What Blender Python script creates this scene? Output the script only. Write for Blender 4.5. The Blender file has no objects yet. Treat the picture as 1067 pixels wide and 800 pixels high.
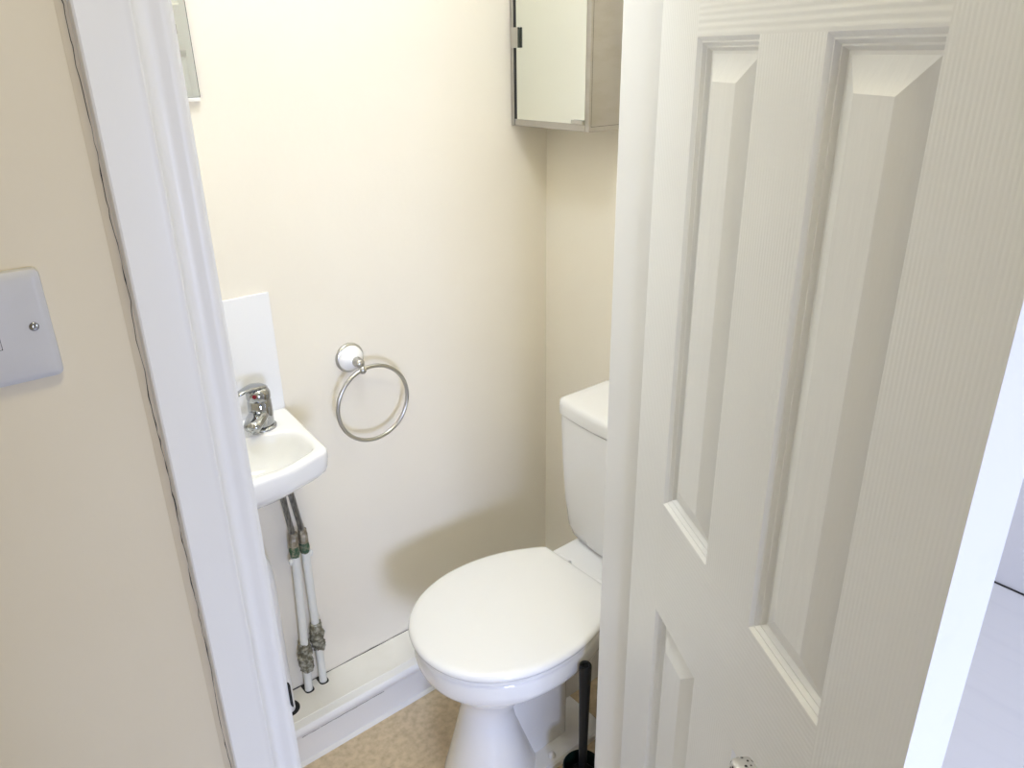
import bpy, bmesh, math, random
from mathutils import Vector, Matrix, noise as mnoise
random.seed(7)
S = bpy.context.scene
COL = S.collection
PI = math.pi

# ------------------------------------------------------------------ materials
def mat(name, color, rough=0.5, metal=0.0, spec=0.5, bump=None, coat=0.0, var=None, axis='X'):
    """bump=(kind, scale xyz, strength, distance); var=(colour2, scale, low, high)"""
    m = bpy.data.materials.new(name); m.use_nodes = True
    nt = m.node_tree; b = nt.nodes['Principled BSDF']
    b.inputs['Base Color'].default_value = (*color, 1)
    b.inputs['Roughness'].default_value = rough
    b.inputs['Metallic'].default_value = metal
    b.inputs['Specular IOR Level'].default_value = spec
    if coat:
        b.inputs['Coat Weight'].default_value = coat
        b.inputs['Coat Roughness'].default_value = 0.05
    tc = nt.nodes.new('ShaderNodeTexCoord')
    def tex(kind, scale):
        mp = nt.nodes.new('ShaderNodeMapping'); mp.inputs['Scale'].default_value = scale
        nt.links.new(tc.outputs['Object'], mp.inputs['Vector'])
        if kind == 'noise':
            t = nt.nodes.new('ShaderNodeTexNoise'); t.inputs['Scale'].default_value = 1
            t.inputs['Detail'].default_value = 6; out = t.outputs['Fac']
        elif kind == 'voronoi':
            t = nt.nodes.new('ShaderNodeTexVoronoi'); t.inputs['Scale'].default_value = 1
            out = t.outputs['Distance']
        elif kind == 'wave':
            t = nt.nodes.new('ShaderNodeTexWave'); t.inputs['Scale'].default_value = 1
            t.bands_direction = axis; t.inputs['Distortion'].default_value = 3.0; t.inputs['Detail'].default_value = 2
            t.inputs['Detail Scale'].default_value = .6
            out = t.outputs['Fac']
        nt.links.new(mp.outputs['Vector'], t.inputs['Vector'])
        return out
    if var:
        c2, sc, lo, hi = var
        o = tex('noise', sc)
        r = nt.nodes.new('ShaderNodeValToRGB')
        r.color_ramp.elements[0].position = lo; r.color_ramp.elements[0].color = (*color, 1)
        r.color_ramp.elements[1].position = hi; r.color_ramp.elements[1].color = (*c2, 1)
        nt.links.new(o, r.inputs['Fac']); nt.links.new(r.outputs['Color'], b.inputs['Base Color'])
    if bump:
        kind, sc, st, dist = bump
        o = tex(kind, sc)
        bp = nt.nodes.new('ShaderNodeBump'); bp.inputs['Strength'].default_value = st
        bp.inputs['Distance'].default_value = dist
        nt.links.new(o, bp.inputs['Height']); nt.links.new(bp.outputs['Normal'], b.inputs['Normal'])
    return m

M = {}
M['magnolia'] = mat('magnolia_paint', (.85, .80, .69), .6, bump=('noise', (70, 70, 70), .12, .002),
                    var=((.83, .775, .67), (4, 4, 4), .35, .75))
M['hall_paint'] = mat('hall_paint', (.77, .70, .555), .6, bump=('noise', (60, 60, 60), .12, .002),
                    var=((.75, .675, .525), (5, 5, 5), .35, .75))
M['hall_white'] = mat('hall_white', (.80, .81, .86), .6)
M['ceiling'] = mat('ceiling_paint', (.85, .84, .82), .7)
M['gloss'] = mat('white_gloss_paint', (.86, .86, .855), .38, bump=('noise', (25, 25, 8), .15, .002))
M['gloss_dirty'] = mat('aged_white_paint', (.87, .86, .82), .4, var=((.82, .80, .73), (9, 9, 9), .45, .8))
M['doorv'] = mat('door_vertical_grain', (.85, .86, .87), .38, bump=('wave', (62, 62, 2.5), .15, .0012))
M['doorh'] = mat('door_horizontal_grain', (.85, .86, .87), .38, bump=('wave', (5.0, 5.0, 46), .2, .0012), axis='Z')
M['doorfield'] = mat('door_panel_grain', (.85, .86, .87), .38, bump=('noise', (60, 60, 10), .3, .003))
M['dooredge'] = mat('door_edge_paint', (.84, .85, .87), .35, var=((.78, .80, .83), (20, 20, 14), .55, .8))
M['ceramic'] = mat('white_ceramic', (.89, .89, .895), .12, spec=.5, coat=.3)
M['seatplastic'] = mat('white_seat_plastic', (.89, .89, .89), .16, spec=.5)
M['whiteplastic'] = mat('white_plastic', (.85, .85, .86), .3)
M['switchplastic'] = mat('switch_plastic', (.575, .575, .595), .3)
M['chrome'] = mat('chrome', (.40, .41, .42), .07, 1.0)
M['hammered'] = mat('hammered_chrome', (.62, .61, .60), .32, 1.0, bump=('voronoi', (190, 190, 190), .25, .002))
M['nickel'] = mat('satin_nickel', (.52, .51, .48), .28, 1.0)
M['stainless'] = mat('brushed_stainless', (.47, .45, .42), .42, 0.85, bump=('noise', (300, 300, 8), .1, .001),
                     var=((.42, .39, .34), (14, 14, 40), .45, .8))
M['mirror'] = mat('mirror_glass', (.88, .90, .88), .015, 1.0)
M['cabmirror'] = mat('cabinet_mirror_glass', (.78, .81, .765), .015, 1.0)
# dimples: dark pits on the lever
_nt = M['hammered'].node_tree
_v = [n for n in _nt.nodes if n.type == 'TEX_VORONOI'][0]
_r = _nt.nodes.new('ShaderNodeValToRGB')
_r.color_ramp.elements[0].position = .26; _r.color_ramp.elements[0].color = (.06, .06, .06, 1)
_r.color_ramp.elements[1].position = .36; _r.color_ramp.elements[1].color = (.70, .69, .67, 1)
_nt.links.new(_v.outputs['Distance'], _r.inputs['Fac'])
_nt.links.new(_r.outputs['Color'], _nt.nodes['Principled BSDF'].inputs['Base Color'])
M['mirroredge'] = mat('mirror_dark_edge', (.06, .07, .06), .3)
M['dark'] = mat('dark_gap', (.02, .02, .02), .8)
M['black'] = mat('black_plastic', (.008, .0085, .0085), .45, spec=.25)
M['blackgreen'] = mat('dark_green_plastic', (.004, .014, .011), .3)
M['vinyl'] = mat('beige_vinyl', (.66, .535, .365), .45, var=((.46, .36, .225), (60, 60, 60), .38, .75))
M['laminate'] = mat('pale_laminate', (.84, .85, .88), .4, var=((.79, .80, .84), (26, 2.2, 30), .5, .8))
M['pipe'] = mat('painted_pipe', (.78, .79, .75), .35)
M['braid'] = mat('braided_steel', (.50, .49, .45), .42, 0.6, bump=('wave', (500, 500, 0), .8, .003),
                 var=((.24, .235, .21), (420, 420, 12), .4, .6))
M['corroded'] = mat('corroded_brass', (.16, .15, .10), .8, 0.1, bump=('noise', (160, 160, 160), .8, .006),
                    var=((.42, .41, .33), (110, 110, 110), .42, .62))
M['verdigris'] = mat('verdigris', (.05, .11, .06), .8, 0.0, var=((.32, .30, .2), (130, 130, 130), .45, .7))
M['brass'] = mat('dull_brass', (.30, .26, .19), .5, 0.6, var=((.45, .43, .36), (90, 90, 90), .45, .7))
M['caulk'] = mat('tan_caulk', (.68, .60, .46), .7, var=((.72, .65, .52), (14, 14, 14), .4, .7))
M['red'] = mat('red_dot', (.20, .004, .012), .3)
M['sealant'] = mat('white_sealant', (.82, .81, .78), .35)

# ------------------------------------------------------------------ builders
def add_box(bm, a, b, bev=0.0, seg=2):
    x0, y0, z0 = [min(p, q) for p, q in zip(a, b)]; x1, y1, z1 = [max(p, q) for p, q in zip(a, b)]
    v = [bm.verts.new(c) for c in ((x0, y0, z0), (x1, y0, z0), (x1, y1, z0), (x0, y1, z0),
                                   (x0, y0, z1), (x1, y0, z1), (x1, y1, z1), (x0, y1, z1))]
    fs = [bm.faces.new([v[i] for i in q]) for q in ((3, 2, 1, 0), (4, 5, 6, 7), (0, 1, 5, 4),
                                                   (1, 2, 6, 5), (2, 3, 7, 6), (3, 0, 4, 7))]
    if bev > 0:
        es = set(e for f in fs for e in f.edges)
        bmesh.ops.bevel(bm, geom=list(es), offset=bev, segments=seg, profile=.5, affect='EDGES')
    return bm

def loft(bm, rings, cap0=True, cap1=True):
    vs = [[bm.verts.new(p) for p in r] for r in rings]
    n = len(vs[0])
    for a, b in zip(vs, vs[1:]):
        for i in range(n):
            j = (i + 1) % n
            bm.faces.new((a[i], a[j], b[j], b[i]))
    if cap0: bm.faces.new(list(reversed(vs[0])))
    if cap1: bm.faces.new(vs[-1])
    return bm

def lathe(bm, base, axis, prof, n=32, cap0=True, cap1=True):
    """prof: (distance along axis, radius)"""
    ax = Vector(axis).normalized(); base = Vector(base)
    t = Vector((0, 0, 1)) if abs(ax.z) < .9 else Vector((1, 0, 0))
    u = ax.cross(t).normalized(); w = ax.cross(u)
    rings = []
    for h, r in prof:
        rings.append([base + ax * h + (u * math.cos(k * 2 * PI / n) + w * math.sin(k * 2 * PI / n)) * max(r, 1e-5) for k in range(n)])
    return loft(bm, rings, cap0, cap1)

def catmull(pts, sub=8):
    P = [Vector(p) for p in pts]; out = []
    for i in range(len(P) - 1):
        p0 = P[i - 1] if i else P[0] * 2 - P[1]; p1 = P[i]; p2 = P[i + 1]
        p3 = P[i + 2] if i + 2 < len(P) else P[-1] * 2 - P[-2]
        for k in range(sub):
            t = k / sub
            out.append(.5 * ((2 * p1) + (p2 - p0) * t + (2 * p0 - 5 * p1 + 4 * p2 - p3) * t * t + (3 * p1 - p0 - 3 * p2 + p3) * t ** 3))
    out.append(P[-1]); return out

def tube(bm, pts, r, n=14, closed=False):
    P = [Vector(p) for p in pts]; rings = []
    m = len(P)
    rs = r if isinstance(r, (list, tuple)) else [r] * m
    prev = None
    for i in range(m):
        a = P[(i - 1) % m] if (closed or i) else P[i]; b = P[(i + 1) % m] if (closed or i < m - 1) else P[i]
        tg = (b - a).normalized()
        if prev is None:
            t = Vector((0, 0, 1)) if abs(tg.z) < .9 else Vector((1, 0, 0))
            u = tg.cross(t).normalized()
        else:
            u = (prev - tg * prev.dot(tg)).normalized()
        prev = u; w = tg.cross(u)
        rings.append([P[i] + (u * math.cos(k * 2 * PI / n) + w * math.sin(k * 2 * PI / n)) * rs[i] for k in range(n)])
    if closed:
        vs = [[bm.verts.new(p) for p in r_] for r_ in rings]
        for i in range(m):
            A = vs[i]; B = vs[(i + 1) % m]
            for k in range(n):
                j = (k + 1) % n; bm.faces.new((A[k], A[j], B[j], B[k]))
    else:
        loft(bm, rings)
    return bm

def extrude_profile(bm, prof, z0, z1):
    """prof: list of (x, y) polygon extruded along z"""
    return loft(bm, [[(x, y, z0) for x, y in prof], [(x, y, z1) for x, y in prof]])

def rpoly(pts, rad, seg=8):
    """polygon with filleted corners; pts [(x,y)], rad single or list"""
    n = len(pts); out = []
    rads = rad if isinstance(rad, (list, tuple)) else [rad] * n
    for i in range(n):
        p = Vector(pts[i]); a = (Vector(pts[i - 1]) - p); b = (Vector(pts[(i + 1) % n]) - p)
        r = rads[i]
        if r <= 0: out.append(p); continue
        ang = a.angle(b); d = min(r / math.tan(ang / 2), a.length * .49, b.length * .49)
        s = p + a.normalized() * d; e = p + b.normalized() * d
        for k in range(seg + 1):
            t = k / seg
            out.append(s * (1 - t) ** 2 + p * 2 * t * (1 - t) + e * t * t)
    return out

def radial(poly, c, N):
    """sample a star-shaped polygon at N angles round c"""
    c = Vector(c); out = []; n = len(poly)
    for k in range(N):
        a = 2 * PI * k / N; d = Vector((math.cos(a), math.sin(a))); best = None
        for i in range(n):
            p = Vector(poly[i]) - c; q = Vector(poly[(i + 1) % n]) - c; e = q - p
            den = d.x * e.y - d.y * e.x
            if abs(den) < 1e-12: continue
            t = (p.x * e.y - p.y * e.x) / den; s = (p.x * d.y - p.y * d.x) / den
            if t > 0 and -1e-6 <= s <= 1 + 1e-6:
                best = t if best is None else max(best, t)
        out.append(c + d * best)
    return out

def empty(name, loc, rz=0.0):
    o = bpy.data.objects.new(name, None); COL.objects.link(o)
    o.location = loc; o.rotation_euler = (0, 0, rz); o.empty_display_size = .05
    return o

def origin_of(o):
    v = Vector((0, 0, 0))
    while o: v += Vector(o.location); o = o.parent
    return v

def obj(name, bm, m, parent=None, loc=None, smooth=None, local=False, mats=None):
    """link a bmesh in world coordinates as ONE object"""
    bmesh.ops.recalc_face_normals(bm, faces=bm.faces)
    org = Vector((0, 0, 0))
    if not local:
        org = origin_of(parent) if parent else Vector(loc or (0, 0, 0))
        bmesh.ops.translate(bm, verts=bm.verts, vec=-org)
    me = bpy.data.meshes.new(name)
    if smooth is not None:
        for f in bm.faces: f.smooth = True
        for e in bm.edges:
            if len(e.link_faces) == 2 and e.calc_face_angle(0) > math.radians(smooth): e.smooth = False
    bm.to_mesh(me); bm.free()
    for mm in (mats or [m]): me.materials.append(mm)
    o = bpy.data.objects.new(name, me); COL.objects.link(o)
    if parent: o.parent = parent
    elif loc is not None: o.location = loc
    return o

def tag(o, label, cat, group=None, kind=None):
    o['label'] = label; o['category'] = cat
    if group: o['group'] = group
    if kind: o['kind'] = kind
    return o
def struct(o, label, cat): return tag(o, label, cat, kind='structure')
NB = bmesh.new

# ------------------------------------------------------------------ key planes (metres)
YB = 1.4235     # wall with the towel ring
XR = 1.275      # wall behind the cistern
XL = 0.02       # wall at the far left of the small room
YF0, YF1 = .67, .775   # the doorway wall, hall face and room face
OX0, OX1 = .2185, .838 # lining faces
HX0, HX1, HY0 = -1.55, 2.327, -1.75
ZC = 2.60

# ------------------------------------------------------------------ room shell
struct(obj('floor', add_box(NB(), (XL - .1, YF0 + .03, -.08), (XR + .1, YB + .1, 0)), M['vinyl']),
       'mottled beige vinyl floor under the toilet', 'floor')
struct(obj('floor', add_box(NB(), (HX0 - .1, HY0 - .1, -.08), (HX1 + .1, YF0 + .03, 0)), M['laminate']),
       'pale lavender grey laminate floor right of the open door', 'floor')
struct(obj('wall_back', add_box(NB(), (XL - .1, YB, 0), (XR + .1, YB + .1, ZC)), M['magnolia']),
       'cream wall carrying the chrome towel ring', 'wall')
struct(obj('wall_right', add_box(NB(), (XR, YF1, 0), (XR + .1, YB, ZC)), M['magnolia']),
       'cream wall behind the toilet cistern', 'wall')
struct(obj('wall_left', add_box(NB(), (XL - .1, YF1, 0), (XL, YB, ZC)), M['magnolia']),
       'cream end wall past the wash basin', 'wall')
bm = NB()
add_box(bm, (HX0, YF0, 0), (OX0 - .025, YF1, ZC)); add_box(bm, (OX1 + .025, YF0, 0), (HX1, YF1, ZC))
add_box(bm, (OX0 - .025, YF0, 2.03), (OX1 + .025, YF1, ZC))
struct(obj('wall_front', bm, M['hall_paint']), 'tan cream hall wall with the light switch', 'wall')
struct(obj('wall_hall_right', add_box(NB(), (HX1, HY0, 0), (HX1 + .1, YF1, ZC)), M['hall_white']),
       'pale lavender wall beyond the edge of the open door', 'wall')
struct(obj('wall_hall_left', add_box(NB(), (HX0 - .1, HY0, 0), (HX0, YF1, ZC)), M['hall_paint']),
       'cream hall end wall left of the light switch', 'wall')
PX1 = -.10
WX0, WX1, WZ0, WZ1 = -1.05, .25, .45, 1.75
bm = NB()
add_box(bm, (HX0, HY0 - .1, 0), (WX0, HY0, ZC)); add_box(bm, (WX1, HY0 - .1, 0), (1.72, HY0, ZC)); add_box(bm, (2.28, HY0 - .1, 0), (HX1, HY0, ZC))
add_box(bm, (1.72, HY0 - .1, 0), (2.28, HY0, .45)); add_box(bm, (1.72, HY0 - .1, 1.75), (2.28, HY0, ZC))
add_box(bm, (WX0, HY0 - .1, 0), (WX1, HY0, WZ0)); add_box(bm, (WX0, HY0 - .1, WZ1), (WX1, HY0, ZC))
struct(obj('wall_hall_back', bm, M['hall_paint']), 'cream hall wall with the window behind the camera', 'wall')
struct(obj('ceiling', add_box(NB(), (HX0 - .1, HY0 - .1, ZC), (HX1 + .1, YB + .1, ZC + .08)), M['ceiling']),
       'white ceiling over the small room and the hall', 'ceiling')
# unseen wall added behind the camera to keep daylight off the switch wall
struct(obj('wall_daylight_block', add_box(NB(), (HX0, -.42, 0), (PX1, -.32, ZC), .002), M['hall_paint']),
       'added cream wall behind the camera that keeps daylight off the switch wall', 'wall')
# hall window, behind the camera
bm = NB()
add_box(bm, (WX0, HY0 - .08, WZ0), (WX0 + .05, HY0 - .03, WZ1)); add_box(bm, (WX1 - .05, HY0 - .08, WZ0), (WX1, HY0 - .03, WZ1))
add_box(bm, (WX0 + .05, HY0 - .08, WZ0), (WX1 - .05, HY0 - .03, WZ0 + .05)); add_box(bm, (WX0 + .05, HY0 - .08, WZ1 - .05), (WX1 - .05, HY0 - .03, WZ1))
struct(obj('window_1', bm, M['gloss']), 'white framed hall window behind the camera', 'window')

bm = NB()  # made-up frame for the fill light on the door edge and right floor
add_box(bm, (1.72, HY0 - .08, .45), (1.765, HY0 - .03, 1.75)); add_box(bm, (2.235, HY0 - .08, .45), (2.28, HY0 - .03, 1.75))
add_box(bm, (1.765, HY0 - .08, .45), (2.235, HY0 - .03, .5)); add_box(bm, (1.765, HY0 - .08, 1.7), (2.235, HY0 - .03, 1.75))
struct(obj('fill_window', bm, M['gloss']), 'added narrow white frame around the fill light, unseen behind the camera on the right', 'window')
# thin dark joint where the hall floor meets the wall on the right
bm = add_box(NB(), (HX1 - .006, HY0, 0.0005), (HX1, YF0, .003))
struct(obj('trim_1', bm, M['dark']), 'dark gap line between lavender wall and pale floor', 'trim')

# ------------------------------------------------------------------ door lining and architraves
AX0, AX1 = .1445, .2122
ay = YF0
t = empty('door_frame', (OX0, YF0, 0))
struct(t, 'white gloss painted door frame around the open doorway', 'door frame')
bm = NB()
add_box(bm, (OX0 - .025, YF0 + .0005, 0), (OX0, YF1, 2.03), .002)
obj('latch_jamb', bm, M['gloss'], t)
bm = NB(); add_box(bm, (OX1, YF0 + .0005, 0), (OX1 + .025, YF1, 2.03), .002)
obj('hinge_jamb', bm, M['gloss'], t)
obj('head_jamb', add_box(NB(), (OX0, YF0 + .0005, 2.002), (OX1, YF1, 2.03), .002), M['gloss'], t)
obj('door_stop', add_box(NB(), (OX0, .702, 0), (OX0 + .0105, YF1, 2.002), .003), M['gloss'], t)
obj('door_stop', add_box(NB(), (OX1 - .012, .702, 0), (OX1, YF1, 2.002), .003), M['gloss'], t)
obj('door_stop', add_box(NB(), (OX0 + .0105, .702, 1.99), (OX1 - .012, YF1, 2.002), .003), M['gloss'], t)
# ogee architrave profile: u across from the outer edge, v = thickness off the plaster
AP = [(0, 0), (0, .0135), (.0015, .015), (.033, .015), (.0355, .0157), (.0375, .0165), (.0393, .0160), (.0405, .0142),
      (.043, .0108), (.0465, .0092), (.0505, .0096), (.0545, .0115), (.0585, .0142), (.0615, .0152), (.0645, .0150), (.0667, .0138), (.0677, .0115), (.0677, 0)]
bm = extrude_profile(NB(), [(AX0 + u, ay - v) for u, v in AP], 0, 2.07)
ar = obj('architrave', bm, M['gloss'], t, smooth=35)
bm = extrude_profile(NB(), [(OX1 + .0065 + .0677 - u, ay - v) for u, v in AP], 0, 2.07)
obj('architrave', bm, M['gloss'], t, smooth=35)
bm = NB()
loft(bm, [[(x, ay - v, 2.008 + .0677 - u) for u, v in AP] for x in (AX1 - .001, OX1 + .0075)])
obj('architrave', bm, M['gloss'], t, smooth=35)
# filler along the outer edge with a ragged crack
obj('filler', extrude_profile(NB(), [(AX0, ay), (AX0, ay - .0035), (AX0 - .003, ay - .002), (AX0 - .0075, ay - .0004), (AX0 - .0075, ay)], 0, 2.07), M['caulk'], t, smooth=50)
bm = NB(); pts = []; rad = []
z = .35; xo = 0
while z < 1.9:
    xo = max(-.0013, min(.0010, xo + random.uniform(-.0008, .0008)))
    pts.append((AX0 - .0016 + xo, ay - (.0028 + xo * .5), z)); rad.append(random.choice((.00012, .00022, .00028, .0003, .0005))); z += random.uniform(.004, .013)
tube(bm, pts, rad, 6)
obj('crack', bm, M['dark'], t)
# strike plate lip
k = tag(obj('strike_plate', add_box(NB(), (.2150, .6730, .823), (.2190, .700, .862), .0004), M['nickel'], loc=(.2165, .68, .823)),
        'dark metal strike plate on the left jamb at the bottom of the doorway', 'strike plate')
# lip that curls past the jamb edge
bm = NB(); add_box(bm, (.2186, .668, .826), (.2202, .6735, .858), .0004)
obj('lip', bm, M['black'], k)

# ------------------------------------------------------------------ the door
DA = math.radians(61.3)
dvec = Vector((-math.cos(DA), -math.sin(DA), 0))          # hinge -> free edge
DC = Vector((.799, .683, .012))
DW, DH, DT = .611, 1.975, .035
# local frame: x along dvec, y so that z up is right handed: local y = z x dvec
door = empty('door_1', DC, math.atan2(dvec.y, dvec.x))
struct(door, 'white six panel moulded door standing open on the right', 'door')
# visible face looks along n = (-sin, cos) ; local y axis = (-dvec.y, dvec.x) = (sin, -cos) -> visible side is local -y
SB = [0, .1095, .2525, .366, .5045, DW]
ZB = [0, .205, .7205, .9015, 1.497, 1.605, 1.862, DH]
PROF = [(0, 0), (.0042, .0038), (.0058, .0038), (.0090, .0080), (.0106, .0080), (.0140, .0125), (.0170, .0125), (.0440, .0015)]
def door_face(bm, sign, y0):
    def V(s, z, dep): return bm.verts.new((s, y0 - sign * dep, z))
    for i in range(5):
        for j in range(7):
            s0, s1, z0, z1 = SB[i], SB[i + 1], ZB[j], ZB[j + 1]
            panel = i in (1, 3) and j in (1, 3, 5)
            if not panel:
                f = bm.faces.new([V(s0, z0, 0), V(s1, z0, 0), V(s1, z1, 0), V(s0, z1, 0)])
                f.material_index = 0 if (i in (0, 4) or (i == 2 and j in (1, 3, 5))) else 1
            else:
                rings = []
                for ins, dep in PROF:
                    rings.append([V(s0 + ins, z0 + ins, dep), V(s1 - ins, z0 + ins, dep), V(s1 - ins, z1 - ins, dep), V(s0 + ins, z1 - ins, dep)])
                for a, b in zip(rings, rings[1:]):
                    for q in range(4):
                        r = (q + 1) % 4
                        f = bm.faces.new((a[q], a[r], b[r], b[q])); f.material_index = 2
                f = bm.faces.new(rings[-1]); f.material_index = 2
bm = NB()
door_face(bm, -1, 0.0)      # visible face at local y = 0, recesses go to +y
door_face(bm, 1, DT)
ed = [bm.verts.new(c) for c in ((0, 0, 0), (DW, 0, 0), (DW, 0, DH), (0, 0, DH), (0, DT, 0), (DW, DT, 0), (DW, DT, DH), (0, DT, DH))]
for q in ((0, 1, 5, 4), (1, 2, 6, 5), (2, 3, 7, 6), (3, 0, 4, 7)):
    f = bm.faces.new([ed[k] for k in q]); f.material_index = 3
bmesh.ops.remove_doubles(bm, verts=bm.verts, dist=.00005)
obj('door_leaf', bm, None, door, local=True, mats=[M['doorv'], M['doorh'], M['doorfield'], M['dooredge']])
# lever handle on the visible side (local -y)
bm = NB(); lathe(bm, (.571, 0, .808), (0, -1, 0), [(0, .026), (.006, .026), (.009, .023), (.010, .012)], 28)
h = obj('handle_rose', bm, M['nickel'], door, local=True, smooth=40)
bm = NB(); lathe(bm, (.571, -.009, .808), (0, -1, 0), [(0, .0095), (.03, .0085), (.046, .010), (.047, .006)], 20)
obj('handle_neck', bm, M['nickel'], h, local=True, smooth=40)
bm = NB(); rings = []
for s, hh, dd in ((.4405, .006, .006), (.4415, .0105, .0100), (.4445, .0125, .0120), (.458, .0135, .0128), (.48, .0135, .0128), (.52, .0115, .011), (.556, .0105, .010), (.5645, .008, .008), (.567, .003, .003)):
    rings.append([(s + .015, -.045 + dd * math.copysign(abs(math.cos(a)) ** .5, math.cos(a)), .8080 + hh * math.copysign(abs(math.sin(a)) ** .5, math.sin(a))) for a in [2 * PI * q / 28 for q in range(28)]])
loft(bm, rings)
lev = obj('lever', bm, M['hammered'], h, local=True, smooth=50); lev['label'] = 'dimpled chrome lever'
# hinges on the pin side
for z in (.18, 1.0, 1.78):
    bm = NB(); lathe(bm, (-.006, DT + .002, z), (0, 0, 1), [(0, .0045), (.09, .0045)], 14)
    obj('hinge', bm, M['nickel'], door, local=True, smooth=40)
bm = add_box(NB(), (DW, .005, .78), (DW + .0015, .03, .86), .0004)
obj('latch_plate', bm, M['nickel'], door, local=True)

# ------------------------------------------------------------------ light switch
SWX1, SWZ0 = .0850, 1.2695
SW = .086
sw = empty('light_switch', (SWX1 - SW / 2, YF0, SWZ0 + SW / 2))
tag(sw, 'white square light switch with a narrow rocker on the tan wall', 'light switch')
bm = NB()
sq = [(SWX1 - SW, SWZ0), (SWX1, SWZ0), (SWX1, SWZ0 + SW), (SWX1 - SW, SWZ0 + SW)]
sc = (SWX1 - SW / 2, SWZ0 + SW / 2)
base = rpoly(sq, .006, 6)
def swr(k, y): return [(sc[0] + (p.x - sc[0]) * k, y, sc[1] + (p.y - sc[1]) * k) for p in base]
loft(bm, [swr(1, YF0), swr(1, YF0 - .0045), swr(.985, YF0 - .0062), swr(.90, YF0 - .0085), swr(.84, YF0 - .0092), swr(.3, YF0 - .0094)])
obj('face_plate', bm, M['switchplastic'], sw, smooth=35)
bm = NB()
rp = lambda dx, dz: [(sc[0] + x, z_) for x, z_ in ((-dx, sc[1] - dz), (dx, sc[1] - dz), (dx, sc[1] + dz), (-dx, sc[1] + dz))]
add_box(bm, (sc[0] - .0067, YF0 - .00955, sc[1] - .0132), (sc[0] + .0067, YF0 - .009, sc[1] + .0132), .0001)
obj('rocker_gap', bm, M['dark'], sw)
bm = NB()
r1 = rpoly(rp(.0063, .0128), .001, 3)
loft(bm, [[(p.x, YF0 - .009, p.y) for p in r1], [(p.x, YF0 - .0103 - .0006 * (p.y - sc[1]) / .0128, p.y) for p in r1]])
obj('rocker', bm, M['switchplastic'], sw)
for sx in (-1, 1):
    bm = NB(); lathe(bm, (sc[0] + sx * .0302, YF0 - .0088, sc[1]), (0, -1, 0), [(0, .0036), (.0009, .0034), (.0015, .0024), (.0018, .0008)], 20)
    s_ = obj('screw', bm, M['chrome'], sw, smooth=60)

# ------------------------------------------------------------------ boxing / skirting under the wall
BZ = .113; BF = 1.3115
bt = empty('baseboard_back', (.6, YB, 0))
struct(bt, 'white painted pipe boxing with bullnose skirting along the towel ring wall', 'skirting')
pr = [(YB, 0), (YB, BZ), (BF + .004, BZ), (BF - .004, BZ - .0015), (BF - .0085, BZ - .007), (BF - .0095, BZ - .015), (BF - .007, BZ - .022), (BF - .001, BZ - .027),
      (BF + .001, BZ - .036), (BF + .001, 0)]
bm = NB(); loft(bm, [[(x, y, z) for y, z in pr] for x in (XL, XR)])
obj('skirting_board', bm, M['gloss'], bt, smooth=40)
obj('top_board', add_box(NB(), (XL, BF + .016, BZ - .001), (XR, YB - .0025, BZ + .0015), .0005), M['gloss_dirty'], bt)
obj('sealant_bead', loft(NB(), [[(x, y, z) for y, z in ((BF + .001, 0), (BF + .001, .008), (BF - .004, .0055), (BF - .0065, 0))] for x in (XL, XR)]), M['sealant'], bt, smooth=50)
bm = NB(); pts = []; rad = []
x = .30
while x < 1.2:
    pts.append((x, YB - .0015 - random.uniform(0, .0012), BZ + .0016)); rad.append(random.choice((.0002, .0004, .0006, .0010, .0016))); x += random.uniform(.008, .03)
tube(bm, pts, rad, 6)
obj('crack', bm, M['dark'], bt)
bm = NB(); pts = []; rad = []
x = .44
while x < .66:
    pts.append((x, BF + .0005, BZ - .0345 + random.uniform(-.0006, .0006))); rad.append(random.uniform(.0003, .0008)); x += random.uniform(.01, .02)
tube(bm, pts, rad, 6)
obj('crack', bm, M['dark'], bt)
PX = [(.5035, 1.4005), (.5425, 1.4035)]
bm = NB()
for (px, py) in PX:
    hole = rpoly([(px - .0115, py - .0135), (px + .0115, py - .0135), (px + .0115, YB - .001), (px - .0115, YB - .001)], [.011, .011, 0, 0], 6)
    loft(bm, [[(p.x, p.y, BZ + .0012) for p in hole], [(p.x, p.y, BZ + .0019) for p in hole]])
obj('pipe_notch', bm, M['dark'], bt)
WPX, WPY = .440, 1.376
bm = NB(); lathe(bm, (WPX, WPY, BZ + .001), (0, 0, 1), [(0, .0265), (.001, .0265)], 36)
obj('waste_hole', bm, M['dark'], bt)

# ------------------------------------------------------------------ wash basin
b0 = empty('wash_basin', (.352, YB, .70))
tag(b0, 'small white ceramic wash basin on the wall behind the left door frame', 'wash basin')
cB = (.352, 1.295); N = 120
outer = rpoly([(.150, YB), (.172, 1.2), (.26, 1.163), (.44, 1.163), (.5345, 1.192), (.5535, YB)], [.0, .03, .05, .10, .024, .0], 10)
bowl = rpoly([(.185, 1.335), (.185, 1.205), (.26, 1.185), (.45, 1.185), (.523, 1.215), (.523, 1.318), (.43, 1.340)], [.05, .05, .04, .08, .035, .05, .05], 10)
O = radial(outer, cB, N); B = radial(bowl, cB, N)
cO = Vector((.352, YB))
def ring_o(k, z, inset=0.0):     # outline shrunk towards the wall centre line
    out = []
    for p in O:
        v = (p - cO)
        q = cO + Vector((v.x * k, v.y * k))
        if inset: 
            d = (p - Vector(cB)).normalized(); q = q - d * inset
            q.y = min(q.y, YB)
        if p.y > YB - 1e-4: q.y = YB
        out.append((q.x, q.y, z))
    return out
def ring_b(k, z, cy=1.262):
    c = Vector((.352, cy)); return [((c + (p - c) * k).x, (c + (p - c) * k).y, z) for p in B]
bm = NB()
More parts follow.
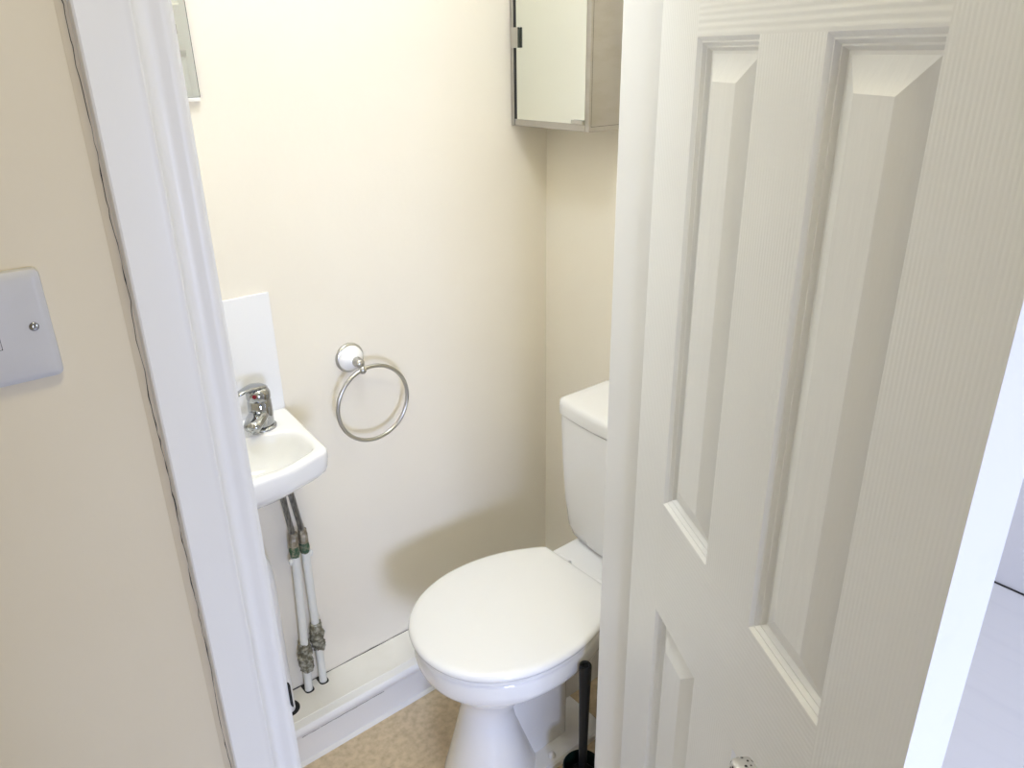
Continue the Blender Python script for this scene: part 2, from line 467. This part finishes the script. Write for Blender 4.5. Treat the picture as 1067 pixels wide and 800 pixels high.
rings = [ring_o(.30, .70), ring_o(.42, .705), ring_o(.66, .728), ring_o(.84, .755), ring_o(.935, .774), ring_o(.975, .785), ring_o(.990, .793), ring_o(.998, .810), ring_o(1, .822), ring_o(1, .827, .0008), ring_o(1, .8296, .0035), ring_o(1, .8302, .007)]
rings += [ring_b(1.03, .8302), ring_b(1.0, .8288), ring_b(.975, .8245), ring_b(.94, .812), ring_b(.88, .790), ring_b(.78, .768), ring_b(.60, .752), ring_b(.35, .745), ring_b(.08, .743)]
loft(bm, rings)
obj('basin_bowl', bm, M['ceramic'], b0, smooth=60)
bm = NB(); lathe(bm, (.352, 1.262, .7435), (0, 0, 1), [(0, .021), (.0025, .021), (.0035, .018), (.0036, .004)], 24)
obj('drain', bm, M['chrome'], b0, smooth=40)
# splashback
tag(obj('splashback', add_box(NB(), (.165, YB - .006, .8302), (.5510, YB, 1.0765), .0012), M['whiteplastic'], loc=(.352, YB, .8302)),
    'plain white splashback panel on the wall above the basin', 'splashback')
# waste pipe into the boxing
wp = empty('waste_pipe', (WPX, WPY, BZ))
tag(wp, 'white waste pipe dropping from the basin into a round hole in the boxing', 'pipe')
bm = NB(); tube(bm, catmull([(.352, 1.262, .742), (.352, 1.262, .66), (.356, 1.268, .61), (.385, 1.31, .585), (.42, 1.362, .55), (WPX, WPY, .49), (WPX, WPY, .3), (WPX, WPY, BZ + .001)], 8), .0165, 20)
obj('waste_tube', bm, M['whiteplastic'], wp, smooth=60)
bm = NB(); lathe(bm, (.352, 1.262, .715), (0, 0, -1), [(0, .026), (.03, .026), (.034, .022)], 28)
obj('trap_nut', bm, M['whiteplastic'], wp, smooth=40)

# ------------------------------------------------------------------ tap
TX, TY, TZ = .4800, 1.362, .8302
tp = empty('mixer_tap', (TX, TY, TZ))
tag(tp, 'chrome monobloc mixer tap standing on the basin ledge', 'tap')
bm = NB(); lathe(bm, (TX, TY, TZ), (0, 0, 1), [(0, .0262), (.004, .0262), (.0062, .024), (.0068, .0225)], 36)
obj('base_ring', bm, M['chrome'], tp, smooth=40)
bm = NB(); lathe(bm, (TX, TY, TZ + .0068), (0, 0, 1), [(0, .0215), (.003, .0225), (.03, .0228), (.050, .0222), (.0525, .0205)], 36)
obj('tap_body', bm, M['chrome'], tp, smooth=40)
sd = Vector((-.66, -.75, 0)).normalized(); sp = Vector((-sd.y, sd.x, 0))
bm = NB(); rings = []
for d, zc, w, hgt in ((.006, .030, .0195, .0150), (.018, .030, .0200, .0150), (.030, .0285, .0195, .0135), (.042, .0265, .0185, .0120), (.051, .0250, .0170, .0108), (.0565, .0242, .0135, .0092), (.059, .0238, .007, .005)):
    c = Vector((TX, TY, TZ)) + sd * d + Vector((0, 0, zc))
    rings.append([c + sp * (w * math.cos(a)) + Vector((0, 0, hgt * math.sin(a))) for a in [2 * PI * q / 28 for q in range(28)]])
loft(bm, rings)
obj('spout', bm, M['chrome'], tp, smooth=60)
c = Vector((TX, TY, TZ)) + sd * .046 + Vector((0, 0, .0165))
bm = NB(); lathe(bm, c, (0, 0, -1), [(0, .0105), (.006, .0105), (.0065, .008)], 24)
obj('aerator', bm, M['chrome'], tp, smooth=40)
# head dome and lever
bm = NB(); lathe(bm, (TX, TY, TZ + .060), (0, 0, 1), [(0, .0215), (.004, .0228), (.014, .0226), (.021, .0195), (.0255, .013), (.0272, .005)], 36)
hd = obj('tap_head', bm, M['chrome'], tp, smooth=50)
bm = NB(); rings = []
ld = Vector((-.95, -.31, 0)).normalized(); lp = Vector((-ld.y, ld.x, 0))
for d, zc, w, hgt in ((-.020, .080, .006, .003), (-.010, .0845, .0150, .0050), (.004, .0870, .0165, .0055), (.018, .0880, .0130, .0052), (.030, .0878, .0098, .0046), (.040, .0865, .0080, .0040), (.0455, .0850, .0058, .0032), (.048, .0838, .0022, .0014)):
    c = Vector((TX, TY, TZ)) + ld * d + Vector((0, 0, zc))
    rings.append([c + lp * (w * math.cos(a)) + Vector((0, 0, hgt * math.sin(a))) for a in [2 * PI * q / 24 for q in range(24)]])
loft(bm, rings)
obj('lever', bm, M['chrome'], hd, smooth=60)
ad = Vector((-.62, -.78, 0)).normalized()
bm = NB(); lathe(bm, Vector((TX, TY, TZ + .0735)) + ad * .0215, ad, [(0, .0042), (.0018, .0040), (.0024, .0025)], 20)
s_ = obj('index_dot', bm, M['red'], hd, smooth=40); s_['label'] = 'red hot water dot'

# ------------------------------------------------------------------ water pipes
def water_pipe(i, label):
    px, py = PX[i]
    top = [(.5175, 1.3965, .50), (.5415, 1.398, .505)][i]
    bot = Vector((px, py, BZ + .0015)); tp_ = Vector(top)
    r = empty('water_pipe', bot)
    tag(r, label, 'pipe', 'pipes under the basin')
    ax = (tp_ - bot)
    L = ax.length; axn = ax.normalized()
    bm = NB(); lathe(bm, bot, ax, [(0, .0092), (L, .0092)], 20)
    obj('copper_tube', bm, M['pipe'], r, smooth=40)
    def knob(z0, z1, rr, nm, mm, amp, seg=14):
        bm = NB(); prof = []
        for q in range(seg + 1):
            t = q / seg
            prof.append((t * (z1 - z0), rr * (.62 + .38 * math.sin(PI * min(1, max(0, t * .92 + .06))) ** .45)))
        lathe(bm, bot + axn * ((z0 - bot.z) / axn.z), ax, prof, 22)
        for v in bm.verts:
            d = mnoise.noise(v.co * 110) + .5 * mnoise.noise(v.co * 260)
            v.co += Vector((v.co.x - (bot.x + axn.x * (v.co.z - bot.z)), v.co.y - (bot.y + axn.y * (v.co.z - bot.z)), 0)).normalized() * d * amp
        return obj(nm, bm, mm, r, smooth=70)
    zz = [(.172, .252), (.215, .292)][i]
    knob(zz[0], zz[1], .0150, 'corroded_elbow', M['corroded'], .007, 18)
    bm = NB()
    for sx in ((1,) if i else (-1,)):
        c = bot + axn * ((.478 - bot.z) / axn.z) + Vector((sx * .0115, -.003, random.uniform(-.006, .006)))
        bmesh.ops.create_uvsphere(bm, u_segments=12, v_segments=8, radius=.0052, matrix=Matrix.Translation(c) @ Matrix.Diagonal((.9, .9, 1.7, 1)))
    obj('pipe_clip', bm, M['pipe'], r, smooth=80)
    g = knob(.488, .520, .0112, 'compression_nut', M['verdigris'], .0008)
    g['label'] = 'green corroded nut'
    bm = NB(); lathe(bm, bot + axn * (.516 / axn.z - bot.z / axn.z), ax, [(0, .0110), (.018, .0112), (.022, .0100), (.032, .0098), (.034, .0075)], 8)
    obj('hose_coupling', bm, M['brass'], r)
    a = bot + axn * ((.540 - bot.z) / axn.z)
    e = Vector((TX + (.004 if i else -.010), TY + .004, .79))
    q1 = [(.5115, 1.391, .60), (.5320, 1.392, .60)][i]; q2 = [(.503, 1.383, .665), (.521, 1.384, .665)][i]
    bm = NB(); tube(bm, catmull([a, q1, q2, ((e.x + q2[0]) / 2, 1.372, .735), e], 8), .0064, 14)
    f = obj('braided_hose', bm, M['braid'], r, smooth=60)
    return r
water_pipe(0, 'left of the two white pipes with a braided hose under the basin')
water_pipe(1, 'right of the two white pipes with a braided hose under the basin')

# ------------------------------------------------------------------ towel ring
tr = empty('towel_ring', (.694, YB, .905))
tag(tr, 'chrome towel ring with a white ceramic rose on the cream wall', 'towel ring')
RC = Vector((.7085, YB + .0008, .8985))
bm = NB(); lathe(bm, RC, (0, -1, 0), [(0, .0325), (.003, .0330), (.006, .0322), (.008, .030), (.0085, .027)], 40)
obj('wall_plate', bm, M['nickel'], tr, smooth=50)
bm = NB(); lathe(bm, RC + Vector((0, -.0075, 0)), (0, -1, 0), [(0, .0285), (.004, .0282), (.010, .0255), (.017, .0195), (.023, .0135), (.026, .0105)], 40)
s_ = obj('rose', bm, M['ceramic'], tr, smooth=60); s_['label'] = 'white ceramic dome'
bm = NB(); lathe(bm, RC + Vector((0, -.032, 0)), (0, -1, 0), [(0, .0095), (.003, .0110), (.007, .0112), (.010, .0090), (.012, .0085), (.015, .0095), (.019, .0095), (.022, .0075), (.0235, .003)], 28)
obj('post', bm, M['nickel'], tr, smooth=60)
RY = YB - .050; RR = .0850; RCX, RCZ = .7300, .8010
hx, hz = RC.x, RC.z - .004
ring_pts = [(RCX + RR * math.cos(a), RY, RCZ + RR * math.sin(a)) for a in [2 * PI * q / 96 for q in range(96)]]
bm = NB(); tube(bm, ring_pts, .0044, 16, closed=True)
obj('ring', bm, M['nickel'], tr, smooth=80)
ang = math.atan2(RC.z - RCZ, RC.x - RCX); g0 = Vector((RCX + RR * math.cos(ang), RY, RCZ + RR * math.sin(ang)))
bm = NB(); bmesh.ops.create_uvsphere(bm, u_segments=20, v_segments=12, radius=.0092, matrix=Matrix.Translation(g0))
lathe(bm, RC + Vector((0, -.045, 0)), (g0 - (RC + Vector((0, -.045, 0)))), [(0, .006), (max(.002, (g0 - (RC + Vector((0, -.045, 0)))).length), .0065)], 14)
obj('ring_holder', bm, M['nickel'], tr, smooth=80)

# ------------------------------------------------------------------ wall mirror (top left)
mr = empty('wall_mirror', (.26, YB, 1.4325))
tag(mr, 'frameless mirror on the wall above the basin at the top left', 'mirror')
obj('backing', add_box(NB(), (.050, YB - .0066, 1.4325), (.4815, YB, 1.921)), M['mirroredge'], mr)
bm = NB()
fr = lambda i, y: [(.05 + i, y, 1.4325 + i), (.4815 - i, y, 1.4325 + i), (.4815 - i, y, 1.921 - i), (.05 + i, y, 1.921 - i)]
loft(bm, [fr(.0009, YB - .003), fr(.0009, YB - .0068), fr(.0012, YB - .0071)])
obj('glass', bm, M['mirror'], mr)
for z in (1.530, 1.80):
    bm = add_box(NB(), (.449, YB - .0120, z), (.460, YB - .0055, z + .015), .001)
    obj('clip', bm, M['nickel'], mr)
obj('bottom_rail', add_box(NB(), (.30, YB - .009, 1.4265), (.4800, YB, 1.4325), .0006), M['gloss_dirty'], mr)

# ------------------------------------------------------------------ stainless mirror cabinet
CX, CY0, CY1, CZ0, CZ1 = 1.166, 1.1735, YB - .002, 1.342, 1.742
cb = empty('mirror_cabinet', (XR, (CY0 + CY1) / 2, CZ0))
tag(cb, 'worn stainless steel cabinet with a mirror door in the corner above the cistern', 'cabinet')
bm = NB()
add_box(bm, (CX, CY0, CZ0), (XR, CY0 + .012, CZ1), .0015)
add_box(bm, (CX, CY1 - .0105, CZ0), (XR, CY1, CZ1), .0015)
add_box(bm, (CX, CY0 + .012, CZ0), (XR, CY1 - .013, CZ0 + .014), .0015)
add_box(bm, (CX, CY0 + .012, CZ1 - .014), (XR, CY1 - .013, CZ1), .0015)
obj('steel_body', bm, M['stainless'], cb)
obj('door_gap_shade', add_box(NB(), (CX + .0012, CY1 - .0225, CZ0 + .0142), (CX + .0052, CY1 - .0104, CZ1 - .0142)), M['dark'], cb)  # black strip stands in for the shade inside the door gap
bm = NB()
add_box(bm, (CX + .0055, CY0 - .0002, CZ0 + .010), (CX + .0063, CY0 + .001, CZ1))
add_box(bm, (CX + .0055, CY0 - .0002, CZ0 + .0095), (XR - .001, CY0 + .001, CZ0 + .0103))
obj('seam', bm, M['mirroredge'], cb)
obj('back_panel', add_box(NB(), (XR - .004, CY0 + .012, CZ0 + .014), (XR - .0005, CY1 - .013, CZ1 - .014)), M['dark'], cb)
md = obj('mirror_door', add_box(NB(), (CX - .0015, CY0 + .0115, CZ0 + .0142), (CX + .0035, CY1 - .0225, CZ1 - .0142), .0005), M['cabmirror'], cb)
hg = NB()
add_box(hg, (CX - .0065, CY1 - .034, CZ0 + .160), (CX - .003, CY1 - .011, CZ0 + .200), .0008)
obj('door_clip', hg, M['nickel'], md)
hg = add_box(NB(), (CX - .0075, CY1 - .0362, CZ0 + .160), (CX - .0035, CY1 - .0338, CZ0 + .200), .0004)
obj('clip_edge', hg, M['mirroredge'], md)
hg = add_box(NB(), (CX - .0075, CY0 + .012, CZ0 + .0145), (CX - .0028, CY0 + .046, CZ0 + .0225), .0008)
obj('catch', hg, M['nickel'], md)

# ------------------------------------------------------------------ toilet
TYC = 1.030
tl = empty('toilet', (.95, TYC, 0))
tag(tl, 'white close coupled toilet with the lid down', 'toilet')
def egg(front, back, hw, hwb, xm, n=96, p=2.0):
    """closed outline; front tip at x=front, back edge at x=back, max half width hw at xm, hwb at the back"""
    pts = []
    m = n // 4
    for k in range(m + 1):              # front tip -> widest, +y side
        a = k / m * PI / 2
        pts.append((xm - (xm - front) * math.cos(a) ** (2 / p), hw * math.sin(a) ** (2 / p)))
    for k in range(1, m + 1):           # widest -> back
        t = k / m
        pts.append((xm + (back - xm) * t, hw - (hw - hwb) * (t ** 2.1)))
    up = pts
    dn = [(x, -y) for x, y in reversed(up)][0:-1]
    return [Vector((x, TYC + y)) for x, y in up + dn]
cT = (.82, TYC); NT = 128
def tring(poly, z, k=1.0, inset=0.0, c=cT):
    P = radial(poly, c, NT); C_ = Vector(c); out = []
    for p in P:
        v = p - C_; L = v.length
        q = C_ + v * k - v / L * inset
        out.append((q.x, q.y, z(q) if callable(z) else z))
    return out
def rounded(poly, r=.02):
    return rpoly([tuple(p) for p in poly], 0) if r == 0 else poly
lid = egg(.601, 1.027, .1840, .113, .815, p=2.08)
seat = egg(.606, 1.024, .1790, .112, .815, p=2.08)
rim = egg(.610, 1.03, .1750, .115, .815, p=2.08)
crown = lambda base, h: (lambda q: base + h * max(0, 1 - ((q.x - .82) / .22) ** 2 * .8 - ((q.y - TYC) / .19) ** 2 * .8))
# pan: foot, column, bowl, rim - one continuous piece of ceramic
def oval(cx, hx, hy, sq=2.0, n=64):
    out = []
    for k in range(n):
        a = 2 * PI * k / n
        out.append(Vector((cx + hx * math.copysign(abs(math.cos(a)) ** (2 / sq), math.cos(a)), TYC + hy * math.copysign(abs(math.sin(a)) ** (2 / sq), math.sin(a)))))
    return out
bm = NB()
secs = [(.758, .108, .104, 0.0), (.758, .106, .102, .012), (.757, .099, .095, .035), (.756, .087, .083, .08), (.755, .074, .071, .13), (.755, .064, .061, .175), (.757, .059, .057, .205)]
rings = []
def oring(cx, hx, hy, z): return [(cx + hx * math.cos(2 * PI * k / NT), TYC + hy * math.sin(2 * PI * k / NT), z) for k in range(NT)]
for cx, hx, hy, z in secs: rings.append(oring(cx, hx, hy, z))
def mix(a, b, t, z): return [(p[0] * (1 - t) + q[0] * t, p[1] * (1 - t) + q[1] * t, z) for p, q in zip(a, b)]
RB = tring(rim, .33)
neck = oring(.770, .070, .068, .23)
for t, z in ((0, .228), (.10, .246), (.24, .266), (.42, .284), (.62, .300), (.80, .318), (.91, .330), (.955, .3375), (.985, .3455), (1.0, .356)):
    rings.append(mix(neck, RB, t, z))
rings += [tring(rim, .380), tring(rim, .387, inset=.002), tring(rim, .390, inset=.007), tring(rim, .390, k=.3)]
loft(bm, rings)
obj('pan', bm, M['ceramic'], tl, smooth=50)
# trapway block, foot flange and rear shelf
bm = NB()
def rrect(x0, x1, hy, r): return rpoly([(x0, TYC - hy), (x1, TYC - hy), (x1, TYC + hy), (x0, TYC + hy)], r, 6)
A = rrect(.77, .948, .050, .012)
loft(bm, [[(p.x, p.y, z) for p in A] for z in (.016, .325)])
A2 = rrect(.80, 1.24, .10, .03); A3 = rrect(.90, 1.255, .112, .03)
loft(bm, [[(p.x, p.y, z) for p in A2] for z in (.30, .34)] + [[(p.x, p.y, z) for p in A3] for z in (.365, .394)])
A4 = rrect(.90, 1.22, .034, .02)
loft(bm, [[(p.x, p.y, z) for p in A4] for z in (.10, .31)])
obj('trapway', bm, M['ceramic'], tl, smooth=40)
bm = NB(); A = rrect(.80, 1.03, .100, .045)
loft(bm, [[(p.x, p.y, 0) for p in A], [(p.x, p.y, .014) for p in A], [((p.x - .9) * .97 + .9, (p.y - TYC) * .95 + TYC, .019) for p in A]])
obj('foot_flange', bm, M['ceramic'], tl, smooth=40)
for sy in (-1, 1):
    bm = NB(); lathe(bm, (.872, TYC + sy * .080, .0185), (0, 0, 1), [(0, .0085), (.005, .0085), (.009, .006), (.0105, .002)], 20)
    obj('bolt_cap', bm, M['whiteplastic'], tl, smooth=60)
# seat ring and lid
bm = NB(); loft(bm, [tring(seat, .3915, inset=.004), tring(seat, .3945), tring(seat, .4005), tring(seat, .4035, inset=.004), tring(seat, .4035, k=.4)])
obj('seat', bm, M['seatplastic'], tl, smooth=50)
bm = NB()
loft(bm, [tring(lid, .4045, k=.5), tring(lid, .4045, inset=.006), tring(lid, .4065, inset=.001), tring(lid, .411), tring(lid, .4155, inset=.0012), tring(lid, .4190, inset=.0045), tring(lid, .4212, inset=.010), tring(lid, .4222, inset=.018),
          tring(lid, .4242, k=.7), tring(lid, .4256, k=.4), tring(lid, .4262, k=.12)])
obj('lid', bm, M['seatplastic'], tl, smooth=60)
for sy in (-1, 1):
    bm = NB(); lathe(bm, (1.036, TYC + sy * .062 - .017, .400), (0, 1, 0), [(0, .008), (.001, .0085), (.033, .0085), (.034, .008)], 20)
    add_box(bm, (1.029, TYC + sy * .062 - .014, .393), (1.043, TYC + sy * .062 + .014, .400))
    obj('hinge', bm, M['whiteplastic'], tl, smooth=40)
# cistern with bowed, tapering front
def cis(hy, xf, z, r=.026, bow=.017, xb=XR - .004):
    raw = [(xb, TYC - hy), (xb, TYC + hy)]
    front = []
    for k in range(13):
        t = -1 + k / 6
        front.append((xf + bow * t * t, TYC - t * hy))
    pl = rpoly([tuple(p) for p in raw] + front, [.01, .01, r] + [0] * 11 + [r], 8)
    return pl
CC = (1.19, TYC)
def cring(pl, z, inset=0): 
    out = []
    for p in radial(pl, CC, 96):
        v = p - Vector(CC); q = p - v / v.length * inset; out.append((q.x, q.y, z))
    return out
bm = NB()
body = [(.126, 1.116, .394, .016), (.134, 1.108, .404, .003), (.141, 1.103, .43, 0), (.149, 1.098, .50, 0), (.156, 1.094, .60, 0), (.1595, 1.091, .70, 0), (.160, 1.091, .724, 0)]
loft(bm, [cring(cis(hy, xf, z), z, ins) for hy, xf, z, ins in body])
obj('cistern', bm, M['ceramic'], tl, smooth=45)
bm = NB(); L1 = cis(.1635, 1.0865, 0); 
loft(bm, [cring(L1, .7265, .006), cring(L1, .7285, .001), cring(L1, .735), cring(L1, .752), cring(L1, .759, .0015), cring(L1, .7635, .005), cring(L1, .7655, .011), cring(L1, .7665, .03)])
obj('cistern_lid', bm, M['seatplastic'], tl, smooth=50)
bm = NB(); lathe(bm, (1.19, TYC, .766), (0, 0, 1), [(0, .022), (.004, .022), (.006, .019), (.0062, .004)], 28)
obj('flush_button', bm, M['chrome'], tl, smooth=40)

# ------------------------------------------------------------------ toilet brush
BX, BY = .8585, .8385
br = empty('toilet_brush', (BX, BY, 0))
tag(br, 'black toilet brush in a dark round holder beside the toilet', 'toilet brush')
bm = NB(); lathe(bm, (BX, BY, 0), (0, 0, 1), [(0, .040), (.004, .0425), (.06, .0425), (.098, .0420), (.100, .0405), (.0985, .039), (.05, .0385), (.006, .037), (.0055, .005)], 40)
obj('holder', bm, M['blackgreen'], br, smooth=45)
bm = NB(); lathe(bm, (BX, BY, .012), (0, 0, 1), [(0, .022), (.02, .031), (.06, .031), (.072, .020), (.075, .008)], 28)
for v in bm.verts:
    d = mnoise.noise(v.co * 400); v.co.x += d * .002; v.co.y += d * .002
obj('bristles', bm, M['black'], br)
bm = NB(); lathe(bm, (BX, BY, .07), (0, 0, 1), [(0, .0085), (.10, .0092), (.22, .0110), (.296, .0128), (.3035, .0128), (.3060, .0112), (.3045, .0075), (.300, .006)], 24)
obj('handle', bm, M['black'], br, smooth=45)

# ------------------------------------------------------------------ lights
def area(name, loc, target, size, size_y, power, color, spread=PI, shape='RECTANGLE'):
    L = bpy.data.lights.new(name, 'AREA'); L.shape = shape; L.size = size; L.size_y = size_y
    L.energy = power; L.color = color; L.spread = spread
    o = bpy.data.objects.new(name, L); COL.objects.link(o); o.location = loc
    d = Vector(target) - Vector(loc); o.rotation_euler = d.to_track_quat('-Z', 'Y').to_euler()
    return o
LG = ''
if LG in ('', 'A'):
    L = bpy.data.lights.new('room_lamp', 'POINT'); L.energy = 18.9; L.color = (.77, .865, 1.0); L.shadow_soft_size = .09
    o = bpy.data.objects.new('room_lamp', L); COL.objects.link(o); o.location = (.48, .90, 2.48)
if LG in ('', 'B'): area('hall_lamp', (.30, -.05, 2.55), (.30, -.05, 0), .35, .35, 8.0, (1.0, .90, .55), shape='DISK')
if LG in ('', 'C'): area('window_daylight', (-.40, HY0 + .01, .95), (.75, YB, .45), .55, .55, 13.8, (.56, .66, 1.0), spread=math.radians(95))
if LG in ('', 'D'): area('door_edge_fill', (2.0, HY0 + .01, 1.1), (1.3, .2, .5), .45, 1.1, 21, (.58, .67, 1.0))  # added blue fill, brightens the door edge and the floor on the right

w = bpy.data.worlds.new('World'); S.world = w; w.use_nodes = True
w.node_tree.nodes['Background'].inputs['Color'].default_value = (.75, .83, 1, 1)
w.node_tree.nodes['Background'].inputs['Strength'].default_value = .4 if LG == '' else 0

# ------------------------------------------------------------------ camera
Xc = Vector((.7717, -.6358, -.0147)); Yc = Vector((-.2626, -.2975, -.9179)); Zc = Vector((.5792, .7122, -.3966))
cam = bpy.data.cameras.new('camera'); co = bpy.data.objects.new('camera', cam); COL.objects.link(co)
up = -Yc; bk = -Zc
m3 = Matrix(((Xc.x, up.x, bk.x), (Xc.y, up.y, bk.y), (Xc.z, up.z, bk.z)))
co.matrix_world = Matrix.Translation((0, 0, 1.5)) @ m3.to_4x4()
cam.sensor_fit = 'HORIZONTAL'; cam.sensor_width = 36; cam.lens = 36 * 808 / 1067; cam.clip_start = .01
S.camera = co

S.view_settings.view_transform = 'Standard'; S.view_settings.look = 'None'
S.view_settings.gamma = 1; S.view_settings.use_curve_mapping = False
S.view_settings.exposure = 0.0
S.cycles.use_denoising = True
S.cycles.max_bounces = 10
S.cycles.diffuse_bounces = 6
